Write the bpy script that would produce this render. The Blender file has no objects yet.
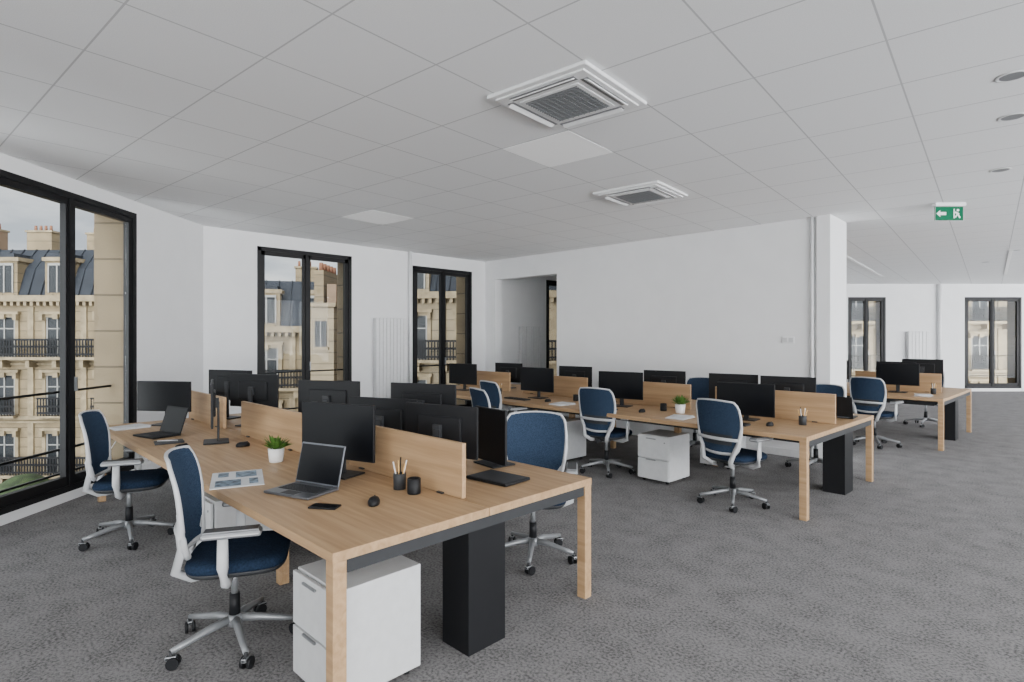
import bpy, bmesh, math, random
from mathutils import Vector, Matrix
random.seed(7)
A=math.radians(44.5); CA,SA=math.cos(A),math.sin(A)
def C(X,d): return (CA*X-SA*d, SA*X+CA*d)
CEIL=3.2
scene=bpy.context.scene
# ------------------------------------------------------------ materials
def mat(name,col,rough=0.5,metal=0.0,noise=None,bump=0.0,bscale=200,emit=None,spec=None,lines=None):
    m=bpy.data.materials.new(name); m.use_nodes=True
    nt=m.node_tree; b=nt.nodes['Principled BSDF']
    b.inputs['Base Color'].default_value=(*col,1); b.inputs['Roughness'].default_value=rough
    b.inputs['Metallic'].default_value=metal
    if spec is not None: b.inputs['Specular IOR Level'].default_value=spec
    if emit: 
        b.inputs['Emission Color'].default_value=(*emit[0],1); b.inputs['Emission Strength'].default_value=emit[1]
    tc=nt.nodes.new('ShaderNodeTexCoord')
    n=nt.nodes.new('ShaderNodeTexNoise'); n.inputs['Scale'].default_value=(noise[1] if noise else 20)
    n.inputs['Detail'].default_value=4
    nt.links.new(tc.outputs['Object'],n.inputs['Vector'])
    amt=noise[0] if noise else 0.04
    r=nt.nodes.new('ShaderNodeValToRGB')
    r.color_ramp.elements[0].position=0.3; r.color_ramp.elements[1].position=0.7
    r.color_ramp.elements[0].color=(*[c*(1-amt) for c in col],1)
    r.color_ramp.elements[1].color=(*[min(1,c*(1+amt)) for c in col],1)
    nt.links.new(n.outputs['Fac'],r.inputs['Fac']); out=r.outputs['Color']
    if lines:
        s=nt.nodes.new('ShaderNodeSeparateXYZ'); nt.links.new(tc.outputs['Object'],s.inputs[0]); cur=s.outputs[2]
        for op,v in (('DIVIDE',lines[0]),('FRACT',0),('LESS_THAN',lines[1])):
            x=nt.nodes.new('ShaderNodeMath'); x.operation=op; x.inputs[1].default_value=v; nt.links.new(cur,x.inputs[0]); cur=x.outputs[0]
        mix=nt.nodes.new('ShaderNodeMixRGB'); nt.links.new(cur,mix.inputs['Fac']); nt.links.new(out,mix.inputs['Color1']); mix.inputs['Color2'].default_value=(*[c*.45 for c in col],1)
        out=mix.outputs[0]
    nt.links.new(out,b.inputs['Base Color'])
    if bump:
        n2=nt.nodes.new('ShaderNodeTexNoise'); n2.inputs['Scale'].default_value=bscale
        nt.links.new(tc.outputs['Object'],n2.inputs['Vector'])
        bp=nt.nodes.new('ShaderNodeBump'); bp.inputs['Strength'].default_value=bump; bp.inputs['Distance'].default_value=0.01
        nt.links.new(n2.outputs['Fac'],bp.inputs['Height']); nt.links.new(bp.outputs['Normal'],b.inputs['Normal'])
    return m
M={}
M['wall']=mat('white_plaster',(.79,.795,.80),.85,noise=(.02,3),bump=.05,bscale=60)
M['trim']=mat('white_trim',(.76,.765,.77),.5)
M['rad']=mat('radiator_enamel',(.74,.745,.75),.5)
M['radgap']=mat('radiator_shadow_gap',(.60,.605,.61),.6)
M['black']=mat('black_plastic',(.009,.0095,.011),.5,spec=.25)
M['screen']=mat('screen_black',(.004,.0045,.006),.28,spec=.25)
M['frame']=mat('window_frame_black',(.009,.009,.010),.45,spec=.25)
M['navy']=mat('navy_fabric',(.012,.023,.046),.9,noise=(.35,90),bump=.3,bscale=500,spec=.12)
def mesh_fabric():
    m=mat('navy_mesh_fabric',(.022,.042,.085),.85,spec=.15); nt=m.node_tree; b=nt.nodes['Principled BSDF']
    tc=nt.nodes.new('ShaderNodeTexCoord'); v=nt.nodes.new('ShaderNodeTexVoronoi'); v.inputs['Scale'].default_value=170
    nt.links.new(tc.outputs['Object'],v.inputs['Vector'])
    r=nt.nodes.new('ShaderNodeValToRGB'); r.color_ramp.elements[0].position=.1; r.color_ramp.elements[1].position=.6
    r.color_ramp.elements[0].color=(.009,.017,.034,1); r.color_ramp.elements[1].color=(.030,.051,.090,1)
    nt.links.new(v.outputs['Distance'],r.inputs['Fac']); nt.links.new(r.outputs['Color'],b.inputs['Base Color']); return m
M['mesh']=mesh_fabric()
M['shell']=mat('chair_light_grey',(.50,.51,.52),.4)
M['dgrey']=mat('dark_grey',(.035,.037,.04),.5,spec=.25)
M['mgrey']=mat('mid_grey_metal',(.26,.27,.28),.35,metal=.4)
M['silver']=mat('laptop_grey',(.16,.17,.19),.35,metal=.6)
M['ped']=mat('white_lacquer',(.58,.59,.595),.4)
M['white']=mat('white_ceramic',(.85,.85,.84),.3)
M['leaf']=mat('leaf_green',(.06,.15,.02),.5,noise=(.4,30))
M['soil']=mat('soil',(.05,.035,.02),.9)
M['paper']=mat('paper',(.66,.68,.70),.6)
M['print']=mat('paper_print',(.16,.22,.28),.6,noise=(.8,25))
M['green']=mat('exit_green',(.0,.12,.055),.5,spec=.1)
M['signw']=mat('sign_white',(.8,.88,.83),.4)
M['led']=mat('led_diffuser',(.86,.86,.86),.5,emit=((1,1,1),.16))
M['fill_lamp']=mat('added_fill_light',(.9,.9,.9),.5,emit=((1,.97,.92),10))  # glow of the fill panels added out of view
M['grille']=mat('grille_grey',(.20,.20,.205),.6)
M['pencil']=mat('pencil_wood',(.6,.36,.12),.5)
M['pwhite']=mat('pen_white',(.7,.7,.7),.5)
M['tile']=mat('neighbour_glass',(.008,.010,.012),.4,spec=.2)
M['stone']=mat('limestone',(.175,.132,.075),.9,noise=(.22,1.3),bump=.2,bscale=12,lines=(.475,.08))
M['stone2']=mat('limestone_pale',(.22,.175,.112),.9,noise=(.18,1.1),bump=.2,bscale=12,lines=(.475,.08))
M['sill']=mat('carved_limestone',(.215,.168,.102),.9,noise=(.28,3))
M['fwin']=mat('facade_window_frame',(.22,.215,.20),.6)
M['zinc']=mat('zinc_roof',(.020,.023,.029),.7,noise=(.2,1),spec=.2)
M['brick']=mat('chimney_brick',(.16,.105,.065),.9,noise=(.2,4))
M['pot']=mat('terracotta_pot',(.17,.07,.035),.8)
M['iron']=mat('wrought_iron',(.005,.005,.006),.6,spec=.2)
M['street']=mat('asphalt',(.05,.05,.055),.9,noise=(.2,1))
M['tree']=mat('tree_foliage',(.024,.040,.011),.9,noise=(.6,3),bump=.8,bscale=6)
def wood():
    m=mat('oak_veneer',(.5,.3,.14),.45,spec=.3); nt=m.node_tree; b=nt.nodes['Principled BSDF']
    tc=nt.nodes.new('ShaderNodeTexCoord'); mp=nt.nodes.new('ShaderNodeMapping'); mp.inputs['Scale'].default_value=(.7,14,14)
    n=nt.nodes.new('ShaderNodeTexNoise'); n.inputs['Scale'].default_value=2.2; n.inputs['Detail'].default_value=7; n.inputs['Distortion'].default_value=.5
    r=nt.nodes.new('ShaderNodeValToRGB')
    r.color_ramp.elements[0].position=.3; r.color_ramp.elements[0].color=(.345,.215,.112,1)
    r.color_ramp.elements[1].position=.7; r.color_ramp.elements[1].color=(.49,.325,.180,1)
    nt.links.new(tc.outputs['Object'],mp.inputs['Vector']); nt.links.new(mp.outputs['Vector'],n.inputs['Vector'])
    nt.links.new(n.outputs['Fac'],r.inputs['Fac']); nt.links.new(r.outputs['Color'],b.inputs['Base Color'])
    return m
M['wood']=wood()
def carpet():
    m=bpy.data.materials.new('grey_carpet'); m.use_nodes=True; nt=m.node_tree; b=nt.nodes['Principled BSDF']
    b.inputs['Roughness'].default_value=1; b.inputs['Specular IOR Level'].default_value=.05
    tc=nt.nodes.new('ShaderNodeTexCoord')
    def nz(s,d=3):
        n=nt.nodes.new('ShaderNodeTexNoise'); n.inputs['Scale'].default_value=s; n.inputs['Detail'].default_value=d
        nt.links.new(tc.outputs['Object'],n.inputs['Vector']); return n
    a=nz(65,5); c=nz(5,5); f=nz(240,2)
    m1=nt.nodes.new('ShaderNodeMath'); m1.operation='MULTIPLY_ADD'; m1.inputs[1].default_value=.32
    nt.links.new(c.outputs['Fac'],m1.inputs[0]); nt.links.new(a.outputs['Fac'],m1.inputs[2])
    m2=nt.nodes.new('ShaderNodeMath'); m2.operation='MULTIPLY_ADD'; m2.inputs[1].default_value=.5
    nt.links.new(f.outputs['Fac'],m2.inputs[0]); nt.links.new(m1.outputs[0],m2.inputs[2])
    r=nt.nodes.new('ShaderNodeValToRGB'); r.color_ramp.elements[0].position=.70; r.color_ramp.elements[1].position=1.0
    r.color_ramp.elements[0].color=(.085,.083,.084,1); r.color_ramp.elements[1].color=(.245,.24,.24,1)
    nt.links.new(m2.outputs[0],r.inputs['Fac']); nt.links.new(r.outputs['Color'],b.inputs['Base Color'])
    bp=nt.nodes.new('ShaderNodeBump'); bp.inputs['Strength'].default_value=.5; bp.inputs['Distance'].default_value=.008
    nt.links.new(m2.outputs[0],bp.inputs['Height']); nt.links.new(bp.outputs['Normal'],b.inputs['Normal'])
    return m
M['carpet']=carpet()
TH=math.radians(4.5); TILE=.68
def ceilmat():
    m=bpy.data.materials.new('ceiling_tiles'); m.use_nodes=True; nt=m.node_tree; b=nt.nodes['Principled BSDF']
    b.inputs['Roughness'].default_value=.9
    tc=nt.nodes.new('ShaderNodeTexCoord')
    def line(ax,off):
        d=nt.nodes.new('ShaderNodeVectorMath'); d.operation='DOT_PRODUCT'; d.inputs[1].default_value=ax
        nt.links.new(tc.outputs['Object'],d.inputs[0]); cur=d.outputs['Value']
        for op,v in (('SUBTRACT',off),('DIVIDE',TILE),('FRACT',0),('SUBTRACT',.5),('ABSOLUTE',0),('GREATER_THAN',.5-.0075)):
            x=nt.nodes.new('ShaderNodeMath'); x.operation=op; x.inputs[1].default_value=v
            nt.links.new(cur,x.inputs[0]); cur=x.outputs[0]
        return cur
    l1=line((math.cos(TH),math.sin(TH),0),-1.104); l2=line((-math.sin(TH),math.cos(TH),0),3.95-.34)
    mx=nt.nodes.new('ShaderNodeMath'); mx.operation='MAXIMUM'; nt.links.new(l1,mx.inputs[0]); nt.links.new(l2,mx.inputs[1])
    n=nt.nodes.new('ShaderNodeTexNoise'); n.inputs['Scale'].default_value=180; nt.links.new(tc.outputs['Object'],n.inputs['Vector'])
    r=nt.nodes.new('ShaderNodeValToRGB'); r.color_ramp.elements[0].position=.35; r.color_ramp.elements[1].position=.65
    r.color_ramp.elements[0].color=(.80,.805,.81,1); r.color_ramp.elements[1].color=(.87,.875,.88,1)
    nt.links.new(n.outputs['Fac'],r.inputs['Fac'])
    mix=nt.nodes.new('ShaderNodeMixRGB'); nt.links.new(mx.outputs[0],mix.inputs['Fac']); nt.links.new(r.outputs['Color'],mix.inputs['Color1'])
    mix.inputs['Color2'].default_value=(.52,.52,.53,1); nt.links.new(mix.outputs[0],b.inputs['Base Color'])
    return m
M['ceil']=ceilmat()
def glass():
    m=bpy.data.materials.new('window_glass'); m.use_nodes=True; nt=m.node_tree; nt.nodes.clear()
    o=nt.nodes.new('ShaderNodeOutputMaterial'); t=nt.nodes.new('ShaderNodeBsdfTransparent'); g=nt.nodes.new('ShaderNodeBsdfGlossy')
    t.inputs['Color'].default_value=(.93,.95,.95,1); g.inputs['Roughness'].default_value=.02
    x=nt.nodes.new('ShaderNodeMixShader'); x.inputs[0].default_value=.012
    nt.links.new(t.outputs[0],x.inputs[1]); nt.links.new(g.outputs[0],x.inputs[2]); nt.links.new(x.outputs[0],o.inputs[0]); return m
M['glass']=glass()
M['quoin']=mat('ashlar_stone',(.165,.125,.075),.9,noise=(.2,2),bump=.3,bscale=25,lines=(.42,.05))
# ------------------------------------------------------------ mesh builder
class MB:
    def __init__(s): s.bm=bmesh.new(); s.mats=[]
    def mi(s,k):
        if k not in s.mats: s.mats.append(k)
        return s.mats.index(k)
    def box(s,c,size,m,rot=None,bev=0,seg=2):
        i=s.mi(m); R=rot if rot else Matrix.Identity(3); c=Vector(c)
        vs=[s.bm.verts.new(c+R@Vector((x*size[0]/2,y*size[1]/2,z*size[2]/2))) for x in(-1,1) for y in(-1,1) for z in(-1,1)]
        fs=[]
        for q in((0,1,3,2),(4,6,7,5),(0,4,5,1),(2,3,7,6),(0,2,6,4),(1,5,7,3)):
            f=s.bm.faces.new([vs[k] for k in q]); f.material_index=i; fs.append(f)
        if bev:
            es=list({e for f in fs for e in f.edges})
            bmesh.ops.bevel(s.bm,geom=es,offset=bev,segments=seg,affect='EDGES',profile=.5)
    def b2(s,x0,x1,y0,y1,z0,z1,m,bev=0): s.box(((x0+x1)/2,(y0+y1)/2,(z0+z1)/2),(x1-x0,y1-y0,z1-z0),m,bev=bev)
    def tube(s,pts,rad,m,seg=10,closed=False,ell=(1,1),up=(0,0,1)):
        i=s.mi(m); pts=[Vector(p) for p in pts]; n=len(pts)
        if not hasattr(rad,'__len__'): rad=[rad]*n
        rings=[]
        for k,p in enumerate(pts):
            if closed: t=pts[(k+1)%n]-pts[k-1]
            else: t=pts[min(k+1,n-1)]-pts[max(k-1,0)]
            t.normalize(); u=Vector(up)
            if abs(t.dot(u))>.97: u=Vector((0,1,0)) if abs(t.y)<.9 else Vector((1,0,0))
            a=t.cross(u).normalized(); b=a.cross(t)
            rings.append([s.bm.verts.new(p+a*math.cos(q*2*math.pi/seg)*rad[k]*ell[0]+b*math.sin(q*2*math.pi/seg)*rad[k]*ell[1]) for q in range(seg)])
        for k in range(n if closed else n-1):
            r0,r1=rings[k],rings[(k+1)%n]
            for q in range(seg):
                f=s.bm.faces.new((r0[q],r0[(q+1)%seg],r1[(q+1)%seg],r1[q])); f.material_index=i; f.smooth=True
        if not closed:
            for r in(rings[0],rings[-1]):
                f=s.bm.faces.new(r); f.material_index=i
    def cyl(s,p0,p1,r0,r1,m,seg=16): s.tube([p0,p1],[r0,r1],m,seg)
    def lathe(s,c,prof,m,seg=20,shape=None):
        i=s.mi(m); rings=[]
        for (r,z) in prof:
            ring=[]
            for q in range(seg):
                a=q*2*math.pi/seg
                x,y=(math.cos(a)*r,math.sin(a)*r) if not shape else shape(a,r)
                ring.append(s.bm.verts.new((c[0]+x,c[1]+y,c[2]+z)))
            rings.append(ring)
        for k in range(len(rings)-1):
            for q in range(seg):
                f=s.bm.faces.new((rings[k][q],rings[k][(q+1)%seg],rings[k+1][(q+1)%seg],rings[k+1][q])); f.material_index=i; f.smooth=True
        for r in(rings[0],rings[-1]):
            f=s.bm.faces.new(r); f.material_index=i
    def grid(s,fn,nu,nv,m):
        i=s.mi(m); g=[[s.bm.verts.new(fn(a/nu,b/nv)) for a in range(nu+1)] for b in range(nv+1)]
        for b in range(nv):
            for a in range(nu):
                f=s.bm.faces.new((g[b][a],g[b][a+1],g[b+1][a+1],g[b+1][a])); f.material_index=i; f.smooth=True
    def poly(s,pts,z0,z1,m):
        i=s.mi(m); lo=[s.bm.verts.new((p[0],p[1],z0)) for p in pts]; hi=[s.bm.verts.new((p[0],p[1],z1)) for p in pts]; n=len(pts)
        fs=[s.bm.faces.new(lo),s.bm.faces.new(hi)]+[s.bm.faces.new((lo[k],lo[(k+1)%n],hi[(k+1)%n],hi[k])) for k in range(n)]
        for f in fs: f.material_index=i
    def face(s,pts,m):
        f=s.bm.faces.new([s.bm.verts.new(p) for p in pts]); f.material_index=s.mi(m)
    def mesh(s,name):
        bmesh.ops.recalc_face_normals(s.bm,faces=s.bm.faces[:])
        me=bpy.data.meshes.new(name); s.bm.to_mesh(me); s.bm.free()
        for k in s.mats: me.materials.append(M[k])
        return me
def put(name,me,loc=(0,0,0),rz=0):
    o=bpy.data.objects.new(name,me); scene.collection.objects.link(o); o.location=loc; o.rotation_euler=(0,0,rz); return o
R_=math.radians
def RX(a): return Matrix.Rotation(a,3,'X')
def RZ(a): return Matrix.Rotation(a,3,'Z')
# ------------------------------------------------------------ room
W1E=C(-4.38,-.6)
CR=(-8.8,2.7)
room=[CR,W1E,(W1E[0],-5),(5,-5),(5,C(23.72,17)[1]),C(7.46,17),(-6.6,12.2),(-8.8,12.2)]
mb=MB(); mb.poly(room,-.3,0,'carpet'); put('floor',mb.mesh('floor'))
mb=MB(); mb.poly(room,CEIL,CEIL+.3,'ceil'); put('ceiling',mb.mesh('ceiling'))
def wall(name,P,Q,ops,layers,h=CEIL,base=True):
    P=Vector((*P,0));Q=Vector((*Q,0)); L=(Q-P).length; ang=math.atan2(Q.y-P.y,Q.x-P.x)
    mb=MB()
    for (y0,y1,m) in layers:
        s=0
        for (a,b,z0,z1) in sorted(ops):
            mb.b2(s,a,y0,y1,0,h,m)
            if z0>0: mb.b2(a,b,y0,y1,0,z0,m)
            mb.b2(a,b,y0,y1,z1,h,m); s=b
        mb.b2(s,L,y0,y1,0,h,m)
    put(name,mb.mesh(name),P,ang)
    if base:
        mb=MB(); s=0
        segs=[]
        for (a,b,z0,z1) in sorted(ops): segs.append((s,a)); s=b
        segs.append((s,L))
        for a,b in segs: mb.b2(a+.005,b-.005,-.014,-.001,.001,.10,'trim')
        put('baseboard_'+name.split('_',1)[1],mb.mesh('bb'),P,ang)
    return P,ang
wn=[0]
def window(P,ang,a,b,z0,z1,rail=True):
    wn[0]+=1; mb=MB(); y0,y1=.0,.09; t=.06
    mb.b2(a,a+t,y0,y1,z0,z1,'frame'); mb.b2(b-t,b,y0,y1,z0,z1,'frame')
    mb.b2(a,b,y0,y1,z1-t,z1,'frame'); mb.b2(a,b,y0,y1,z0,z0+t,'frame')
    mid=(a+b)/2
    for (s0,s1) in((a+t,mid),(mid,b-t)):
        u=.062
        mb.b2(s0,s0+u,.015,.075,z0+t,z1-t,'frame'); mb.b2(s1-u,s1,.015,.075,z0+t,z1-t,'frame')
        mb.b2(s0,s1,.015,.075,z1-t-u,z1-t,'frame'); mb.b2(s0,s1,.015,.075,z0+t,z0+t+.09,'frame')
        mb.b2(s0+u,s1-u,.045,.05,z0+t+.09,z1-t-u,'glass')
    mb.b2(mid-.025,mid+.025,.0,.09,z0+t,z1-t,'frame')
    mb.box((mid+.04,-.005,1.15),(.02,.03,.14),'mgrey')
    if rail:
        for z in(1.05,.45): mb.b2(a,b,.30,.325,z-.012,z+.012,'frame')
        mb.b2(a,b,.30,.325,z0+.1,z0+.12,'frame')
    put('window_%d'%wn[0],mb.mesh('window'),P,ang)
LAY=[(0,.09,'wall'),(.09,.5,'quoin')]
ops=[(5.3,7.26,.09,3.06),(1.5,4.2,.09,3.06)]
P,a=wall('wall_left_angled',W1E,CR,ops,LAY)
for o in ops: window(P,a,*o)
ops=[(.75,2.34,.09,3.0),(3.6,5.08,.09,2.96),(7.4,8.9,.09,2.96)]
P,a=wall('wall_left',CR,(-8.8,12.2),ops,LAY)
for o in ops: window(P,a,*o)
mb=MB(); n1=Vector(C(-1,0)); 
p0=Vector(CR); mb.poly([p0+Vector((-.02,0)),p0+n1*.5,p0+Vector((-.5,-.2)),p0+Vector((-.5,0))],0,CEIL,'quoin'); put('wall_corner_pier',mb.mesh('pier'))
P,a=wall('wall_back',(-8.8,8.15),(-2.38,8.15),[(.3,1.96,0,2.8)],[(0,.2,'wall')])
mb=MB(); mb.b2(-2.38,-2.22,8.10,8.84,0,CEIL,'wall'); mb.cyl((-2.44,8.12,.001),(-2.44,8.12,CEIL-.001),.022,.022,'trim'); put('column_white',mb.mesh('column'))
wall('wall_side_room_end',(-8.8,12.2),(-6.6,12.2),[],[(0,.15,'wall')],base=False)
wall('wall_side_room_partition',(-6.6,8.35),(-6.6,17.35),[],[(0,.12,'wall')])
fo=[(10.02-7.46,11.15-7.46,.09,2.81),(13.5-7.46,15.2-7.46,.09,2.81),(18-7.46,20-7.46,.09,2.81)]
P,a=wall('wall_far',C(7.46,17),C(23.72,17),fo,LAY)
for o in fo: window(P,a,*o,rail=True)
yt=C(23.72,17)[1]
Lr=yt+5
ops=[(.3+i*3.0,3.15+i*3.0,.05,3.12) for i in range(int((Lr-.5)/3))]
wall('wall_right',(5,yt),(5,-5),ops,[(0,.3,'wall')],base=False)
wall('wall_rear',(5,-5),(W1E[0],-5),[(.2,3.8,.05,3.12),(3.95,7.6,.05,3.12)],[(0,.3,'wall')],base=False)
wall('wall_rear_return',(W1E[0],-5),W1E,[(.2,1.2,.1,3.0)],[(0,.2,'wall')],base=False)
def radiator(name,y0,y1,z0,z1):
    mb=MB(); mb.b2(-8.775,-8.715,y0,y1,z0,z1,'radgap')
    n=int((y1-y0)/.07)
    for i in range(n): mb.box((-8.705,y0+.035+i*(y1-y0-.07)/(n-1),(z0+z1)/2),(.03,.068,z1-z0+.01),'rad',bev=.004)
    mb.b2(-8.78,-8.70,y0-.004,y0+.0,z0,z1,'radgap')
    mb.cyl((-8.76,y0+.05,z0),(-8.76,y0+.05,.002),.012,.012,'trim'); mb.cyl((-8.76,y1-.05,z0),(-8.76,y1-.05,.002),.012,.012,'trim')
    put(name,mb.mesh(name))
radiator('vertical_radiator',5.45,6.1,.15,1.95); radiator('vertical_radiator',9.15,9.85,.15,1.85)
mb=MB(); mb.cyl((-8.76,6.22,.001),(-8.76,6.22,CEIL-.001),.03,.03,'trim'); put('riser_pipe',mb.mesh('pipe'))
mb=MB(); mb.cyl((*C(12.7,16.93),.001),(*C(12.7,16.93),CEIL-.001),.05,.05,'trim'); put('riser_pipe',mb.mesh('pipe'))
mb=MB(); mb.box((0,.01,0),(.64,.07,1.12),'radgap')
for i in range(6): mb.box((-.26+i*.104,-.04,0),(.096,.04,1.14),'rad',bev=.006)
put('wall_heater',mb.mesh('h'),(*C(12.05,16.93),1.22),A)
mb=MB(); mb.box((-2.75,8.142,1.58),(.16,.012,.085),'trim',bev=.003)
for i in(-.04,.04): mb.box((-2.75+i,8.134,1.58),(.06,.006,.06),'ped',bev=.001)
put('light_switch',mb.mesh('sw'))
# ------------------------------------------------------------ ceiling items
def G(gx,gy): return (gx*math.cos(TH)-gy*math.sin(TH), gx*math.sin(TH)+gy*math.cos(TH))
CZ=CEIL-.0015
def cassette_mesh():
    mb=MB(); S=.76
    mb.box((0,0,-.012),(S,S,.024),'trim',bev=.006); mb.box((0,0,-.028),(.68,.68,.012),'trim',bev=.004)
    g=.40
    mb.box((0,0,-.036),(g+.05,g+.05,.01),'trim',bev=.003); mb.box((0,0,-.040),(g,g,.004),'grille')
    n=16
    for i in range(n): mb.box((0,-g/2+(i+.5)*g/n,-.045),(g,.011,.006),'mgrey',rot=RX(.5))
    for i in range(9): mb.box((-g/2+(i+.5)*g/9,0,-.046),(.004,g,.004),'grille')
    for k in range(4):
        R=RZ(k*math.pi/2)
        mb.box(R@Vector((0,.285,-.0352)),(.50,.05,.003),'grille',rot=R); mb.box(R@Vector((0,.296,-.042)),(.48,.034,.006),'trim',rot=R@RX(-.45))
    return mb.mesh('cassette')
cm=cassette_mesh()
for p in((-2.38,2.95),(-3.38,5.46)): put('air_conditioning_cassette',cm,(*p,CZ),TH)
mb=MB(); mb.box((0,0,-.001),(TILE-.012,TILE-.012,.002),'led'); pm=mb.mesh('panel')
for g in((-2.804,3.95),(-6.204,4.63)): put('led_or_fill_panel',pm,(*G(*g),CZ),TH)
mb=MB(); mb.box((0,0,-.006),(TILE-.02,TILE-.02,.012),'fill_lamp'); mb.box((0,0,-.002),(TILE,TILE,.004),'trim'); pl=mb.mesh('fill_panel')
for g in((-1.0,-1.6),(1.7,-1.6),(-1.0,-3.6),(1.7,-3.6),(3.7,.4),(3.7,3.8),(3.9,7.2),(3.9,-1.6),(4.1,11),(4.3,15),(1.7,.4)): put('led_or_fill_panel',pl,(*G(*g),CZ),TH)  # unseen lit panels, added behind and right of camera to brighten the room
mb=MB(); mb.box((0,0,-.004),(.07,5.2,.008),'trim'); mb.box((0,0,-.008),(.05,5.1,.006),'led'); lm=mb.mesh('linear')
for (X,d) in((8.0,12.9),(10.7,12.3)): put('linear_ceiling_light',lm,(*C(X,d),CZ),TH)
mb=MB(); mb.lathe((0,0,0),[(.085,0),(.084,-.003),(.068,-.005),(.064,-.001)],'trim',24); mb.lathe((0,0,0),[(.064,-.001),(.064,-.003)],'mgrey',24); dm=mb.mesh('down')
for (X,d) in((3.03,3.45),(3.59,4.09),(4.62,5.39),(9.15,10.35),(9.97,12.0)): put('recessed_downlight',dm,(*C(X,d),CZ))
mb=MB(); mb.box((0,0,-.02),(.36,.07,.04),'trim',bev=.004); mb.box((0,0,-.125),(.33,.015,.165),'green',bev=.002)
y=-.010
mb.box((-.075,y,-.125),(.07,.004,.035),'signw'); mb.face([(-.11,y-.002,-.085),(-.11,y-.002,-.165),(-.155,y-.002,-.125)],'signw')
mb.box((.09,y,-.12),(.05,.004,.02),'signw',rot=Matrix.Rotation(.5,3,'Y')); mb.box((.085,y,-.145),(.016,.004,.06),'signw',rot=Matrix.Rotation(.6,3,'Y'))
mb.box((.11,y,-.15),(.016,.004,.06),'signw',rot=Matrix.Rotation(-.5,3,'Y')); mb.cyl((.10,y+.002,-.085),(.10,y-.002,-.085),.014,.014,'signw'); mb.box((.055,y,-.125),(.012,.004,.11),'signw')
put('exit_sign',mb.mesh('exit'),(*C(5.15,6.72),CZ),A)
# ------------------------------------------------------------ chair
def chair_mesh():
    mb=MB()
    for k in range(5):
        a=k*2*math.pi/5+.3; c,s=math.cos(a),math.sin(a)
        mb.tube([(c*.02,s*.02,.125),(c*.12,s*.12,.118),(c*.24,s*.24,.095),(c*.315,s*.315,.082)],[.03,.026,.021,.017],'mgrey',8,ell=(.8,.8))
        cx,cy=c*.315,s*.315
        mb.cyl((cx,cy,.085),(cx,cy,.05),.009,.009,'dgrey',8)
        R=RZ(a+.9)
        for w in(-.017,.017):
            p=R@Vector((w-.008,.012,0)); q=R@Vector((w+.008,.012,0))
            mb.cyl((cx+p.x,cy+p.y,.03),(cx+q.x,cy+q.y,.03),.0295,.0295,'black',14)
        mb.box((cx,cy,.052),(.026,.05,.02),'dgrey',rot=R,bev=.005)
    mb.lathe((0,0,.09),[(.035,0),(.045,.02),(.042,.05),(.03,.06)],'mgrey',16)
    mb.cyl((0,0,.14),(0,0,.26),.028,.026,'black'); mb.cyl((0,0,.26),(0,0,.40),.017,.017,'mgrey')
    mb.box((0,-.02,.405),(.17,.26,.045),'dgrey',bev=.012)
    def se(a,r):
        c,s=math.cos(a),math.sin(a); e=2/4.2
        return (abs(c)**e*math.copysign(1,c)*.25*r, abs(s)**e*math.copysign(1,s)*.24*r)
    mb.lathe((0,.03,.425),[(.75,0),(.93,.004),(.98,.018),(.99,.03)],'dgrey',40,se)
    mb.lathe((0,.03,.425),[(.97,.026),(1.0,.036),(1.01,.05),(.985,.066),(.93,.076),(.8,.082),(.5,.082),(.15,.078)],'navy',40,se)
    def prof(v):
        z=.53+.485*v
        y=-.205-.13*v**1.3-.028*math.cos(v*math.pi*1.15)
        return y,z
    def bk(u,v,off=0):
        y,z=prof(v); w=(.195+.045*math.sin(min(1,v*1.25)*math.pi*.62))*(1-.17*abs(2*v-1)**7)
        x=(2*u-1)*w; zz=z+(.014*(1-(2*u-1)**2) if v>.5 else -.01*(1-(2*u-1)**2))*abs(2*v-1)**4
        return Vector((x,y+.045*(2*u-1)**2+off,zz))
    mb.grid(lambda u,v:bk(u,v,.008),12,16,'mesh'); mb.grid(lambda u,v:bk(u,v,-.006),12,16,'mesh')
    loop=[bk(1,v/14) for v in range(15)]+[bk(1-u/10,1) for u in range(1,10)]+[bk(0,1-v/14) for v in range(15)]+[bk(u/10,0) for u in range(1,10)]
    rr=[.017-.007*(v/14) for v in range(15)]+[.009]*9+[.010+.007*(v/14) for v in range(15)]+[.016]*9
    mb.tube(loop,rr,'shell',10,closed=True)
    mb.tube([bk(u/10,.27,-.018) for u in range(11)],.010,'shell',8,ell=(1,1.6))
    mb.grid(lambda u,v:bk(.14+.72*u,.16+.2*v,-.012),8,4,'dgrey')
    for sx in(-1,1):
        e=bk(.5+sx*.46,.10,-.01); e2=bk(.5+sx*.5,.48,-.006)
        mb.tube([(sx*.07,-.10,.405),(sx*.11,-.18,.407),(sx*.15,-.245,.455),e,bk(.5+sx*.49,.25,-.012),e2],[.024,.024,.023,.021,.017,.010],'shell',10)
    mb.tube([(0,-.08,.405),(0,-.2,.40)],[.03,.03],'dgrey',8)
    for sx in(-1,1):
        mb.tube([(sx*.10,.0,.405),(sx*.22,.0,.40),(sx*.275,-.005,.425),(sx*.29,-.01,.50),(sx*.292,-.01,.645)],[.02,.021,.022,.021,.019],'shell',10,ell=(.8,1.3))
        mb.box((sx*.285,.03,.665),(.085,.27,.03),'shell',bev=.012); mb.box((sx*.285,.03,.682),(.075,.25,.012),'dgrey',bev=.005)
    return mb.mesh('office_chair')
chm=chair_mesh()
FR=[None]
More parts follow.
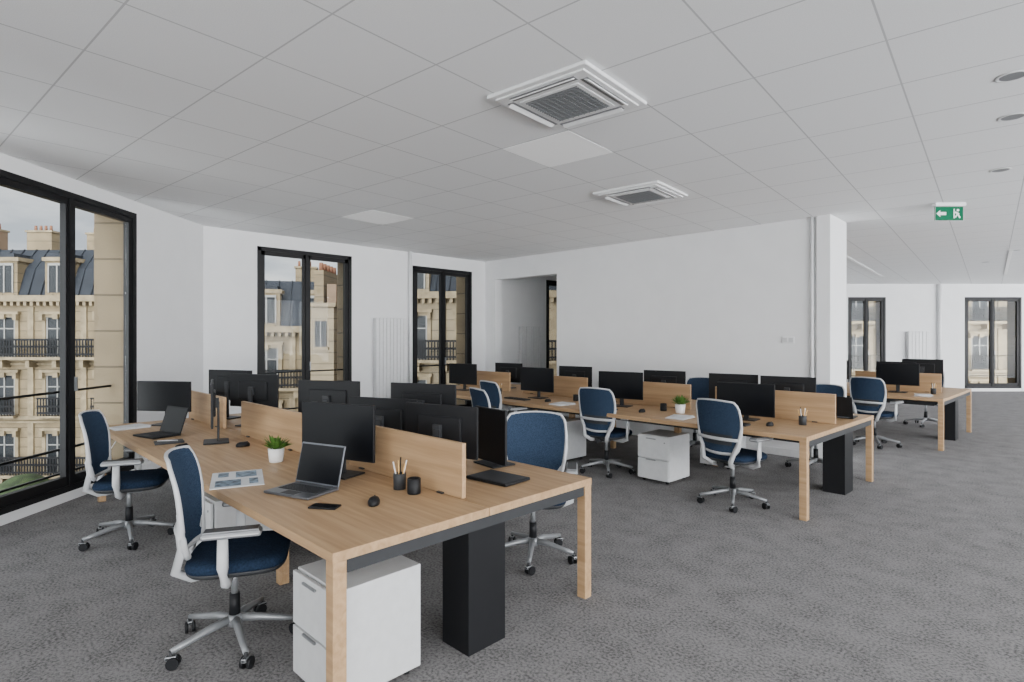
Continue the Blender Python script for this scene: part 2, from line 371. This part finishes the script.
def tf(x,y,r=0):
    if FR[0] is None: return x,y,r
    px,py,a=FR[0]; c,s=math.cos(R_(a)),math.sin(R_(a)); dx,dy=x-px,y-py
    return px+c*dx-s*dy, py+s*dx+c*dy, r+a
def chair(x,y,face):
    x,y,face=tf(x,y,face); put('office_chair',chm,(x,y,0),R_(face-90))
def desk(x0,x1,y0,y1,n,po=.08):
    mb=MB(); L=x1-x0; D=y1-y0; hx,hy=L/2,D/2; w=L/n; T=.74; th=.042
    for i in range(n):
        for s in(-1,1):
            mb.box((-hx+(i+.5)*w,s*(hy/2+.001),T-th/2),(w-.003,hy-.003,th),'wood',bev=.0015,seg=1)
    for sx in(-1,1):
        for sy in(-1,1): mb.box((sx*(hx-.034),sy*(hy-.034),(T-th)/2),(.062,.062,T-th),'wood',bev=.002,seg=1)
        mb.box((sx*(hx-.034),0,T-th-.03),(.05,D-.14,.055),'dgrey')
    for sy in(-1,1):
        mb.box((0,sy*(hy-.22),T-th-.028),(L-.16,.04,.05),'dgrey')
        mb.box((0,sy*(.10),T-th-.09),(L-.6,.012,.16),'dgrey')
    mb.box((0,0,T-th-.165),(L-.6,.21,.01),'dgrey')
    for i in range(1,n):
        x=-hx+i*w
        for sy in(-1,1): mb.box((x,sy*(hy*.45),(T-th)/2),(.06,.06,T-th),'wood')
        mb.box((x,0,T-th-.03),(.05,hy*.9,.055),'dgrey')
    mb.b2(hx-.25,hx-.04,po-.13,po+.13,0,T-th-.001,'black')
    x,y,r=tf((x0+x1)/2,(y0+y1)/2); put('bench_desk',mb.mesh('bench_desk'),(x,y,0),R_(r))
def divider(x0,x1,y,h=.30):
    mb=MB(); mb.box((0,0,h/2+.0),(x1-x0,.028,h),'wood',bev=.002,seg=1)
    for s in(-.35,.35): mb.box((s*(x1-x0),0,.004),(.05,.06,.008),'dgrey')
    x,y,r=tf((x0+x1)/2,y); put('desk_divider_screen',mb.mesh('divider'),(x,y,.741),R_(r))
def monitor_mesh(w,h,cz):
    mb=MB()
    mb.box((0,0,cz),(w,.018,h),'black',bev=.004); mb.box((0,-.0095,cz+.004),(w-.014,.002,h-.02),'screen'); mb.box((0,.015,cz),(w*.6,.022,h*.55),'black',bev=.009)
    mb.box((0,.045,cz*.5+.01),(.05,.018,cz),'dgrey',bev=.004); mb.box((0,.035,cz),(.06,.03,.08),'dgrey')
    mb.box((0,.03,.006),(.24,.19,.011),'dgrey',bev=.004)
    return mb.mesh('computer_monitor')
mon={}
def monitor(x,y,face,top=1.18,w=.58,h=.34):
    x,y,face=tf(x,y,face); k=(w,h,round(top,2))
    if k not in mon: mon[k]=monitor_mesh(w,h,top-.74-h/2)
    put('computer_monitor',mon[k],(x,y,.7405),R_(face+90))
def laptop_mesh(body='silver',ang=108):
    mb=MB(); mb.box((0,0,.009),(.34,.235,.014),body,bev=.004); mb.box((0,.02,.0165),(.29,.11,.002),'black'); mb.box((0,-.075,.0165),(.10,.06,.001),'dgrey')
    for r in range(5):
        for c in range(13): mb.box((-.13+c*.0217,-.022+r*.021,.018),(.017,.016,.003),'dgrey')
    t=R_(ang-90); R=RX(-t)
    o=Vector((0,.115,.016))
    mb.box(o+R@Vector((0,0,.118)),(.34,.008,.235),body,rot=R,bev=.003); mb.box(o+R@Vector((0,-.0045,.118)),(.325,.002,.215),'screen',rot=R)
    mb.cyl((-.13,.117,.014),(.13,.117,.014),.007,.007,'dgrey',10)
    return mb.mesh('laptop')
lg=laptop_mesh('silver',104); lb=laptop_mesh('black',108)
def top(name,me,x,y,face=0):
    x,y,face=tf(x,y,face); put(name,me,(x,y,.7405),R_(face))
def closed():
    mb=MB(); mb.box((0,0,.01),(.33,.23,.018),'black',bev=.005); mb.box((0,0,.0195),(.30,.2,.001),'dgrey'); return mb.mesh('closed_laptop')
def mouse():
    mb=MB(); mb.lathe((0,0,0),[(.93,0),(1,.008),(.97,.02),(.8,.031),(.5,.037),(.1,.038)],'black',24,lambda a,r:(math.cos(a)*.031*r,math.sin(a)*.055*r)); mb.box((0,.03,.036),(.006,.018,.006),'dgrey'); return mb.mesh('mouse')
mm=mouse()
mb=MB(); mb.box((0,0,.005),(.075,.15,.009),'black',bev=.003); mb.box((0,0,.0100),(.068,.14,.0006),'screen'); ph=mb.mesh('phone')
mb=MB(); mb.box((0,0,.008),(.42,.13,.014),'dgrey',bev=.004)
for r in range(5):
    for c in range(19): mb.box((-.195+c*.0216,-.048+r*.024,.0165),(.017,.019,.005),'black')
kb=mb.mesh('kb')
mb=MB(); mb.lathe((0,0,0),[(.035,0),(.037,.09),(.034,.092),(.032,.02),(.005,.018)],'dgrey',20)
for i,(a,m) in enumerate(((0.2,'pencil'),(1.3,'pwhite'),(2.4,'black'),(3.5,'pencil'),(4.6,'pwhite'),(5.5,'pencil'))):
    mb.cyl((math.cos(a)*.01,math.sin(a)*.01,.021),(math.cos(a)*.042,math.sin(a)*.042,.15+.012*(i%3)),.0038,.0038,m,6)
pc=mb.mesh('pencil_cup')
mb=MB(); mb.lathe((0,0,0),[(.036,0),(.038,.01),(.038,.085),(.034,.087),(.032,.02),(.005,.018)],'black',20); mug=mb.mesh('mug')
def plant(s=1.0,nl=90):
    mb=MB(); mb.lathe((0,0,0),[(.034*s,0),(.038*s,.004),(.046*s,.08*s),(.042*s,.081*s),(.04*s,.07*s)],'white',22); mb.lathe((0,0,.066*s),[(.041*s,0),(.02*s,.006)],'soil',16)
    for i in range(nl):
        a=random.uniform(0,6.28); l=random.uniform(.06,.12)*s; t=random.uniform(.1,1.1); b=Vector((math.cos(a)*.02*s*random.random(),math.sin(a)*.02*s*random.random(),.068*s))
        d=Vector((math.cos(a)*math.sin(t),math.sin(a)*math.sin(t),math.cos(t))); side=Vector((-math.sin(a),math.cos(a),0))*.011*s
        m=b+d*l*.55; e=b+d*l+Vector((0,0,-.012*s)); k=b+d*l*.25
        mb.face([b,k+side*.5,m+side,e,m-side,k-side*.5],'leaf')
    return mb.mesh('potted_plant')
def ped():
    mb=MB(); W,Dp,H=.39,.45,.49
    mb.box((0,.01,.035+H/2),(W,Dp-.02,H),'ped',bev=.003)
    for z,h in((.035+.115,.22),(.035+.36,.245)): mb.box((0,-Dp/2+.002,z),(W-.006,.018,h),'ped',bev=.003)
    mb.box((-.02,-Dp/2-.012,.255),(.12,.010,.010),'mgrey'); mb.box((-.02,-Dp/2-.012,.49),(.12,.010,.010),'mgrey')
    mb.cyl((.15,-Dp/2-.004,.46),(.15,-Dp/2-.012,.46),.008,.008,'mgrey',10)
    for x in(-.15,.15):
        for y in(-.17,.17): mb.cyl((x-.012,y,.0185),(x+.012,y,.0185),.018,.018,'black',12); mb.box((x,y,.033),(.03,.03,.012),'black')
    return mb.mesh('drawer_pedestal')
pd=ped()
def pedestal(x,y,r=0):
    x,y,r=tf(x,y,r); put('drawer_pedestal',pd,(x,y,0),R_(r))
# ---- row 1
desk(-6.86,-2.14,1.14,2.89,3,po=.02)
chair(-3.18,1.13,62); chair(-5.40,1.11,64); chair(-2.83,3.10,-52)
divider(-3.56,-2.36,2.03); divider(-5.35,-4.15,1.97); divider(-6.85,-5.8,1.97)
monitor(-3.32,1.80,-72,1.20,.60,.35); monitor(-5.12,1.64,-108,1.25,.56,.36); monitor(-6.45,1.62,-55,1.18,.60,.3)
monitor(-2.93,2.32,104,1.18,.58,.33); monitor(-3.55,2.28,112,1.18,.58,.33); monitor(-3.58,2.66,112,1.26,.58,.33)
monitor(-4.5,2.36,118,1.25,.60,.33); monitor(-5.82,2.25,115,1.25,.60,.33); monitor(-6.55,2.28,115,1.26,.60,.33)
monitor(-2.86,2.70,-98,1.13,.36,.37)
top('laptop',lg,-3.12,1.47,18); top('laptop',lb,-5.80,1.40,14); top('closed_laptop',closed(),-2.53,2.45,4)
for p in((-2.62,1.63,50),(-5.0,1.38,10),(-4.75,1.75,0)): top('computer_mouse',mm,*p)
top('smartphone',ph,-2.75,1.42,-55); top('pencil_cup',pc,-2.78,1.90); top('black_mug',mug,-2.64,1.90)
top('potted_plant',plant(1.2),-4.0,1.70); top('potted_plant',plant(1.4),-6.75,2.6)
mb=MB(); mb.box((0,0,.003),(.21,.29,.005),'paper',bev=.001); mb.box((.215,0,.003),(.21,.29,.005),'paper',bev=.001)
for (x,y,w,h) in((0,.05,.16,.12),(.21,-.05,.16,.14),(.2,.09,.14,.05),(-.02,-.08,.12,.06)): mb.box((x,y,.0058),(w,h,.0006),'print')
top('open_magazine',mb.mesh('magazine'),-3.78,1.36,-20)
mb=MB()
for i in range(3): mb.box((0,0,.003+i*.006),(.21,.29,.005),'paper',rot=RZ(i*.1))
pst=mb.mesh('papers'); top('paper_stack',pst,-6.5,1.34,5)
mb=MB(); mb.box((0,0,.008),(.15,.21,.014),'dgrey',bev=.003); mb.box((.055,0,.0155),(.006,.21,.001),'black'); mb.cyl((-.03,-.08,.020),(.03,.06,.020),.004,.004,'pwhite',8)
top('notebook',mb.mesh('notebook'),-5.35,1.38,-10)
for p in((-2.44,1.43),(-4.25,1.52)): pedestal(*p)
mb=MB(); mb.tube([(-6.93,1.25,.70),(-6.97,1.2,.55),(-6.95,1.22,.40),(-6.92,1.3,.55),(-6.90,1.36,.68)],.005,'trim',6); put('power_cable',mb.mesh('cable'))
# ---- row 2 (turned 2 degrees)
FR[0]=(-1.66,5.38,-2)
desk(-8.0,-1.66,5.38,7.42,4,po=.28)
for x in(-2.4,-4.0,-5.6,-7.2): divider(x-.62,x+.66,6.4)
chair(-2.36,5.44,80); chair(-4.0,5.6,96); chair(-5.55,5.36,80)
for x,f in((-2.3,-95),(-3.9,-85),(-5.5,-92),(-7.1,-90)): chair(x,7.52,f)
for x,r in((-2.5,-84),(-4.1,-78),(-5.5,-85),(-7.2,-80)): monitor(x,6.02 if x>-5 else 5.95,r,1.13+(.05 if x<-3 else 0),.60,.34)
for x in(-2.36,-3.0,-3.95,-5.5,-7.0): monitor(x,6.8,100,1.17,.58,.33)
top('laptop',lb,-1.90,7.0,185)
for p in((-2.15,5.8,0),(-3.6,5.75,0),(-5.1,5.75,0)): top('computer_mouse',mm,*p)
for p in((-2.5,5.62,2),(-4.1,5.62,0),(-5.6,5.65,0)): top('computer_keyboard',kb,*p)
top('pencil_cup',pc,-1.95,6.1); top('pencil_cup',pc,-6.3,5.95); top('potted_plant',plant(1.3),-3.25,6.0)
top('paper_stack',pst,-3.05,5.65,4); top('paper_stack',pst,-4.75,5.65,-6); top('black_mug',mug,-3.5,6.05); top('black_mug',mug,-4.9,6.1)
for p in((-3.33,5.78),(-4.85,5.8),(-6.5,5.8)): pedestal(*p)
pedestal(-3.2,6.95,180)
# ---- row 3
FR[0]=(-1.3,10.05,-2)
desk(-6.1,-1.3,10.05,12.4,3,po=.1)
for x in(-2.1,-3.7,-5.3): divider(x-.6,x+.6,11.1)
chair(-2.1,9.85,80); chair(-3.7,9.9,95); chair(-2.0,12.7,-90); chair(-3.6,12.7,-85)
for x in(-2.0,-3.0,-4.9): monitor(x,10.7,-88,1.2); monitor(x-.2,11.5,90,1.2)
monitor(-1.9,11.9,95,1.24)
top('paper_stack',pst,-1.6,10.4,5); top('pencil_cup',pc,-1.55,10.8); top('potted_plant',plant(1.2),-2.5,10.8)
pedestal(-3.1,10.5)
FR[0]=None
chair(-4.83,4.67,72)
# ------------------------------------------------------------ exterior
def building(name,loc,rz,L,zb,ze,fh,bay,stone,rh,full=True):
    mb=MB(); mb.b2(0,L,0,9,zb,ze,stone)
    nb=int(L/bay); nf=int((ze-zb)/fh)
    for k in range(nf):
        z0=ze-(k+1)*fh
        mb.b2(-.1,L+.1,-.15,0,z0-.12,z0+.06,'sill')
        mb.b2(-.1,L+.1,-.08,0,z0-.3,z0-.2,'sill')
        for i in range(nb):
            x=(i+.5)*bay; h=fh-.95
            mb.b2(x-.72,x-.55,-.09,0,z0+.15,z0+.15+h+.2,'sill'); mb.b2(x+.55,x+.72,-.09,0,z0+.15,z0+.15+h+.2,'sill')
            mb.b2(x-.78,x+.78,-.2,0,z0+h+.28,z0+h+.42,'sill'); mb.b2(x-.62,x+.62,-.1,0,z0+h+.14,z0+h+.28,'sill')
            for sx in(-.66,.66): mb.b2(x+sx-.08,x+sx+.08,-.26,-.09,z0+h,z0+h+.28,'sill')
            mb.b2(x-.12,x+.12,-.2,-.1,z0+h+.05,z0+h+.3,'sill')
            mb.b2(x-.5,x+.5,-.02,.0,z0+.1,z0+.15+h,'tile')
            for dx in(-.5,0,.5): mb.b2(x+dx-.03,x+dx+.03,-.05,-.02,z0+.1,z0+.15+h,'fwin')
            for zz in(.15+h,.15+h*.7,.12): mb.b2(x-.5,x+.5,-.05,-.02,z0+zz-.025,z0+zz+.025,'fwin')
            mb.b2(x-bay/2-.14,x-bay/2+.14,-.07,0,z0+.06,z0+fh-.3,'sill')
            if k%2==1:
                mb.b2(x-.75,x+.75,-.4,0,z0-.02,z0+.08,'sill')
                for q in range(11): mb.b2(x-.7+q*.14-.024,x-.7+q*.14+.024,-.38,-.35,z0+.08,z0+.95,'iron')
                mb.b2(x-.74,x+.74,-.39,-.34,z0+.9,z0+.98,'iron'); mb.b2(x-.74,x+.74,-.39,-.34,z0+.5,z0+.6,'iron'); mb.b2(x-.74,x+.74,-.39,-.34,z0+.18,z0+.28,'iron')
        if k%2==0:
            mb.b2(0,L,-.6,0,z0-.04,z0+.1,'sill')
            for i in range(nb*2): mb.b2(i*bay/2+.1,i*bay/2+.3,-.5,0,z0-.4,z0-.04,'sill')
            q=0
            while q<L: mb.b2(q,q+.055,-.57,-.54,z0+.1,z0+.95,'iron'); q+=.14
            mb.b2(0,L,-.58,-.53,z0+.9,z0+.99,'iron'); mb.b2(0,L,-.58,-.53,z0+.2,z0+.28,'iron'); mb.b2(0,L,-.57,-.54,z0+.56,z0+.66,'iron')
    mb.b2(-.2,L+.2,-.35,0,ze-.05,ze+.25,'sill')
    q=0
    while q<L: mb.b2(q,q+.14,-.3,0,ze-.25,ze-.05,'sill'); q+=.32
    i=mb.mi('zinc')
    pr=[(0,ze+.2),(.45,ze+rh*.6),(1.3,ze+rh),(8,ze+rh+.6),(9,ze)]; n=len(pr)
    a=[mb.bm.verts.new((0,y,z)) for y,z in pr]; b=[mb.bm.verts.new((L,y,z)) for y,z in pr]
    for f in [mb.bm.faces.new(a),mb.bm.faces.new(b)]+[mb.bm.faces.new((a[k],a[(k+1)%n],b[(k+1)%n],b[k])) for k in range(n)]: f.material_index=i
    q=.3
    while q<L: mb.tube([(q,-.02+.0,ze+.25),(q,.43,ze+rh*.6),(q,1.28,ze+rh+.02)],.03,'zinc',5); q+=.62
    for i in range(nb):
        x=(i+.5)*bay
        mb.b2(x-.62,x+.62,-.02,1.2,ze+.25,ze+rh*.72,stone); mb.b2(x-.72,x+.72,-.1,1.3,ze+rh*.72,ze+rh*.79,'sill'); mb.b2(x-.5,x+.5,-.08,1.3,ze+rh*.79,ze+rh*.86,'zinc')
        mb.b2(x-.42,x+.42,-.05,-.02,ze+.4,ze+rh*.66,'tile')
        for dx in(-.42,0,.42): mb.b2(x+dx-.03,x+dx+.03,-.08,-.04,ze+.4,ze+rh*.66,'fwin')
        mb.b2(x-.45,x+.45,-.08,-.04,ze+rh*.64,ze+rh*.68,'fwin')
    x=1.0
    while x<L-1:
        h=random.uniform(.7,1.4); w=random.uniform(.9,2.0)
        mb.b2(x,x+w,2,2.8,ze+rh,ze+rh+h,random.choice(['brick',stone,stone])); mb.b2(x-.06,x+w+.06,1.94,2.86,ze+rh+h-.1,ze+rh+h,'sill')
        q=.15
        while q<w-.1: mb.cyl((x+q,2.4,ze+rh+h),(x+q,2.4,ze+rh+h+.32),.08,.06,'pot',8); q+=.27
        x+=w+random.uniform(1.5,4)
    put(name,mb.mesh(name),(*loc,0),rz)
building('haussmann_building',C(-34,28),A,17.2,-10.8,3.4,2.85,2.6,'stone',2.7)
building('haussmann_building',C(-15.5,27),A+.25,9.5,-10.8,1.9,2.85,2.4,'stone',2.6)
building('haussmann_building',C(-5.6,26),A-.12,14,-10.8,3.4,2.9,2.5,'stone2',2.2)
building('haussmann_building',C(10,36),A,34,-10.8,5.5,3.0,2.6,'stone2',3)
mb=MB(); mb.poly([(-80,-60),(W1E[0]-1,-60),(W1E[0]-1,-4),(-9.4,2.7),(-9.4,90),(-80,90)],-11.2,-10.9,'street'); put('street_ground',mb.mesh('street'))
mb=MB(); mb.b2(0,1.1,0,4,-10.8,3.0,'stone2'); mb.b2(.1,.5,.5,3,3.0,4.5,'stone'); mb.b2(.65,1.05,.5,3,3.0,3.9,'brick')
mb.b2(-.1,1.2,-.1,4,2.9,3.05,'sill')
for z in(-1.5,1.2): mb.b2(.3,.8,-.03,0,z,z+1.1,'tile'); mb.b2(.22,.88,-.08,0,z-.12,z,'sill'); mb.b2(.53,.57,-.05,-.03,z,z+1.1,'fwin')
for q in range(5): mb.cyl((.3,.8+q*.45,4.5),(.3,.8+q*.45,4.85),.11,.09,'pot',8)
put('party_wall_chimney',mb.mesh('gable'),(*C(-8.6,24),0),A)
up=[CR,W1E,(W1E[0],-5),(5,-5),(5,yt),C(7.46,17),(-6.6,12.2),(-8.8,12.2)]
mb=MB(); mb.poly(up,CEIL+.32,15,'quoin'); put('upper_storeys_light_block',mb.mesh('up'))  # unseen mass above, added to keep the bright sky off the facades
mb=MB(); mb.poly(up,-10.85,-.32,'quoin'); put('lower_storeys_light_block',mb.mesh('low'))  # unseen mass below, added to block light reaching the facades
e0=C(-4.9,-3.2); e1=C(-4.9,-26); e2=C(-4.2,-26); e3=C(-4.2,-3.2)
mb=MB(); mb.poly([e0,e1,e2,e3],-10.85,15,'quoin'); put('light_block_wing_south',mb.mesh('wing'))  # thin unseen slab added to hide the bright sky from the street
mb=MB(); mb.poly([(-9.3,12.6),(-9.3,24),(-8.5,24),(-8.5,12.6)],-10.85,15,'quoin'); put('light_block_wing_north',mb.mesh('wing'))  # second unseen slab, added to block sky light on the street side
for (X,d,z,r) in((-19,22,-5.4,1.8),(-22,22.5,-6,2.0),(-10,21,-4.5,2.0),(-7.3,21,-5,1.8)):
    mb=MB(); x,y=C(X,d); mb.cyl((x,y,-10.9),(x,y,z),.18,.12,'soil',8)
    for q in range(9):
        v=Vector((random.uniform(-1,1),random.uniform(-1,1),random.uniform(-.6,.8)))*r*.55
        rr=r*random.uniform(.4,.6); seg=10
        mb.lathe((x+v.x,y+v.y,z+v.z),[(rr*math.sin(t*math.pi/8)+.01,-rr*math.cos(t*math.pi/8)) for t in range(9)],'tree',seg)
    put('street_tree',mb.mesh('tree'))
# ------------------------------------------------------------ world & camera
w=bpy.data.worlds.new('overcast_sky'); scene.world=w; w.use_nodes=True; nt=w.node_tree
bg=nt.nodes['Background']; tc=nt.nodes.new('ShaderNodeTexCoord'); mp=nt.nodes.new('ShaderNodeMapping'); mp.inputs['Scale'].default_value=(1,1,3)
n=nt.nodes.new('ShaderNodeTexNoise'); n.inputs['Scale'].default_value=4; n.inputs['Detail'].default_value=6
r=nt.nodes.new('ShaderNodeValToRGB'); r.color_ramp.elements[0].position=.38; r.color_ramp.elements[1].position=.62
r.color_ramp.elements[0].color=(.50,.54,.60,1); r.color_ramp.elements[1].color=(1,.99,.975,1)
nt.links.new(tc.outputs['Generated'],mp.inputs[0]); nt.links.new(mp.outputs[0],n.inputs['Vector']); nt.links.new(n.outputs['Fac'],r.inputs['Fac']); nt.links.new(r.outputs['Color'],bg.inputs['Color'])
dp=nt.nodes.new('ShaderNodeVectorMath'); dp.operation='DOT_PRODUCT'; dp.inputs[1].default_value=Vector((.80,-.58,-.14)).normalized()
nt.links.new(tc.outputs['Generated'],dp.inputs[0])
mr=nt.nodes.new('ShaderNodeMapRange'); mr.interpolation_type='SMOOTHSTEP'
mr.inputs['From Min'].default_value=.0; mr.inputs['From Max'].default_value=.9; mr.inputs['To Min'].default_value=1.6; mr.inputs['To Max'].default_value=16  # sky boosted toward the unseen rear right, added to light the interior
nt.links.new(dp.outputs['Value'],mr.inputs['Value']); nt.links.new(mr.outputs['Result'],bg.inputs['Strength'])
cam=bpy.data.cameras.new('camera'); co=bpy.data.objects.new('camera',cam); scene.collection.objects.link(co)
co.location=(0,0,1.62); co.rotation_euler=(math.pi/2,0,A); cam.sensor_width=36; cam.lens=570*36/1024; cam.shift_y=-4/1024
cam.clip_start=.05; cam.clip_end=400
scene.camera=co
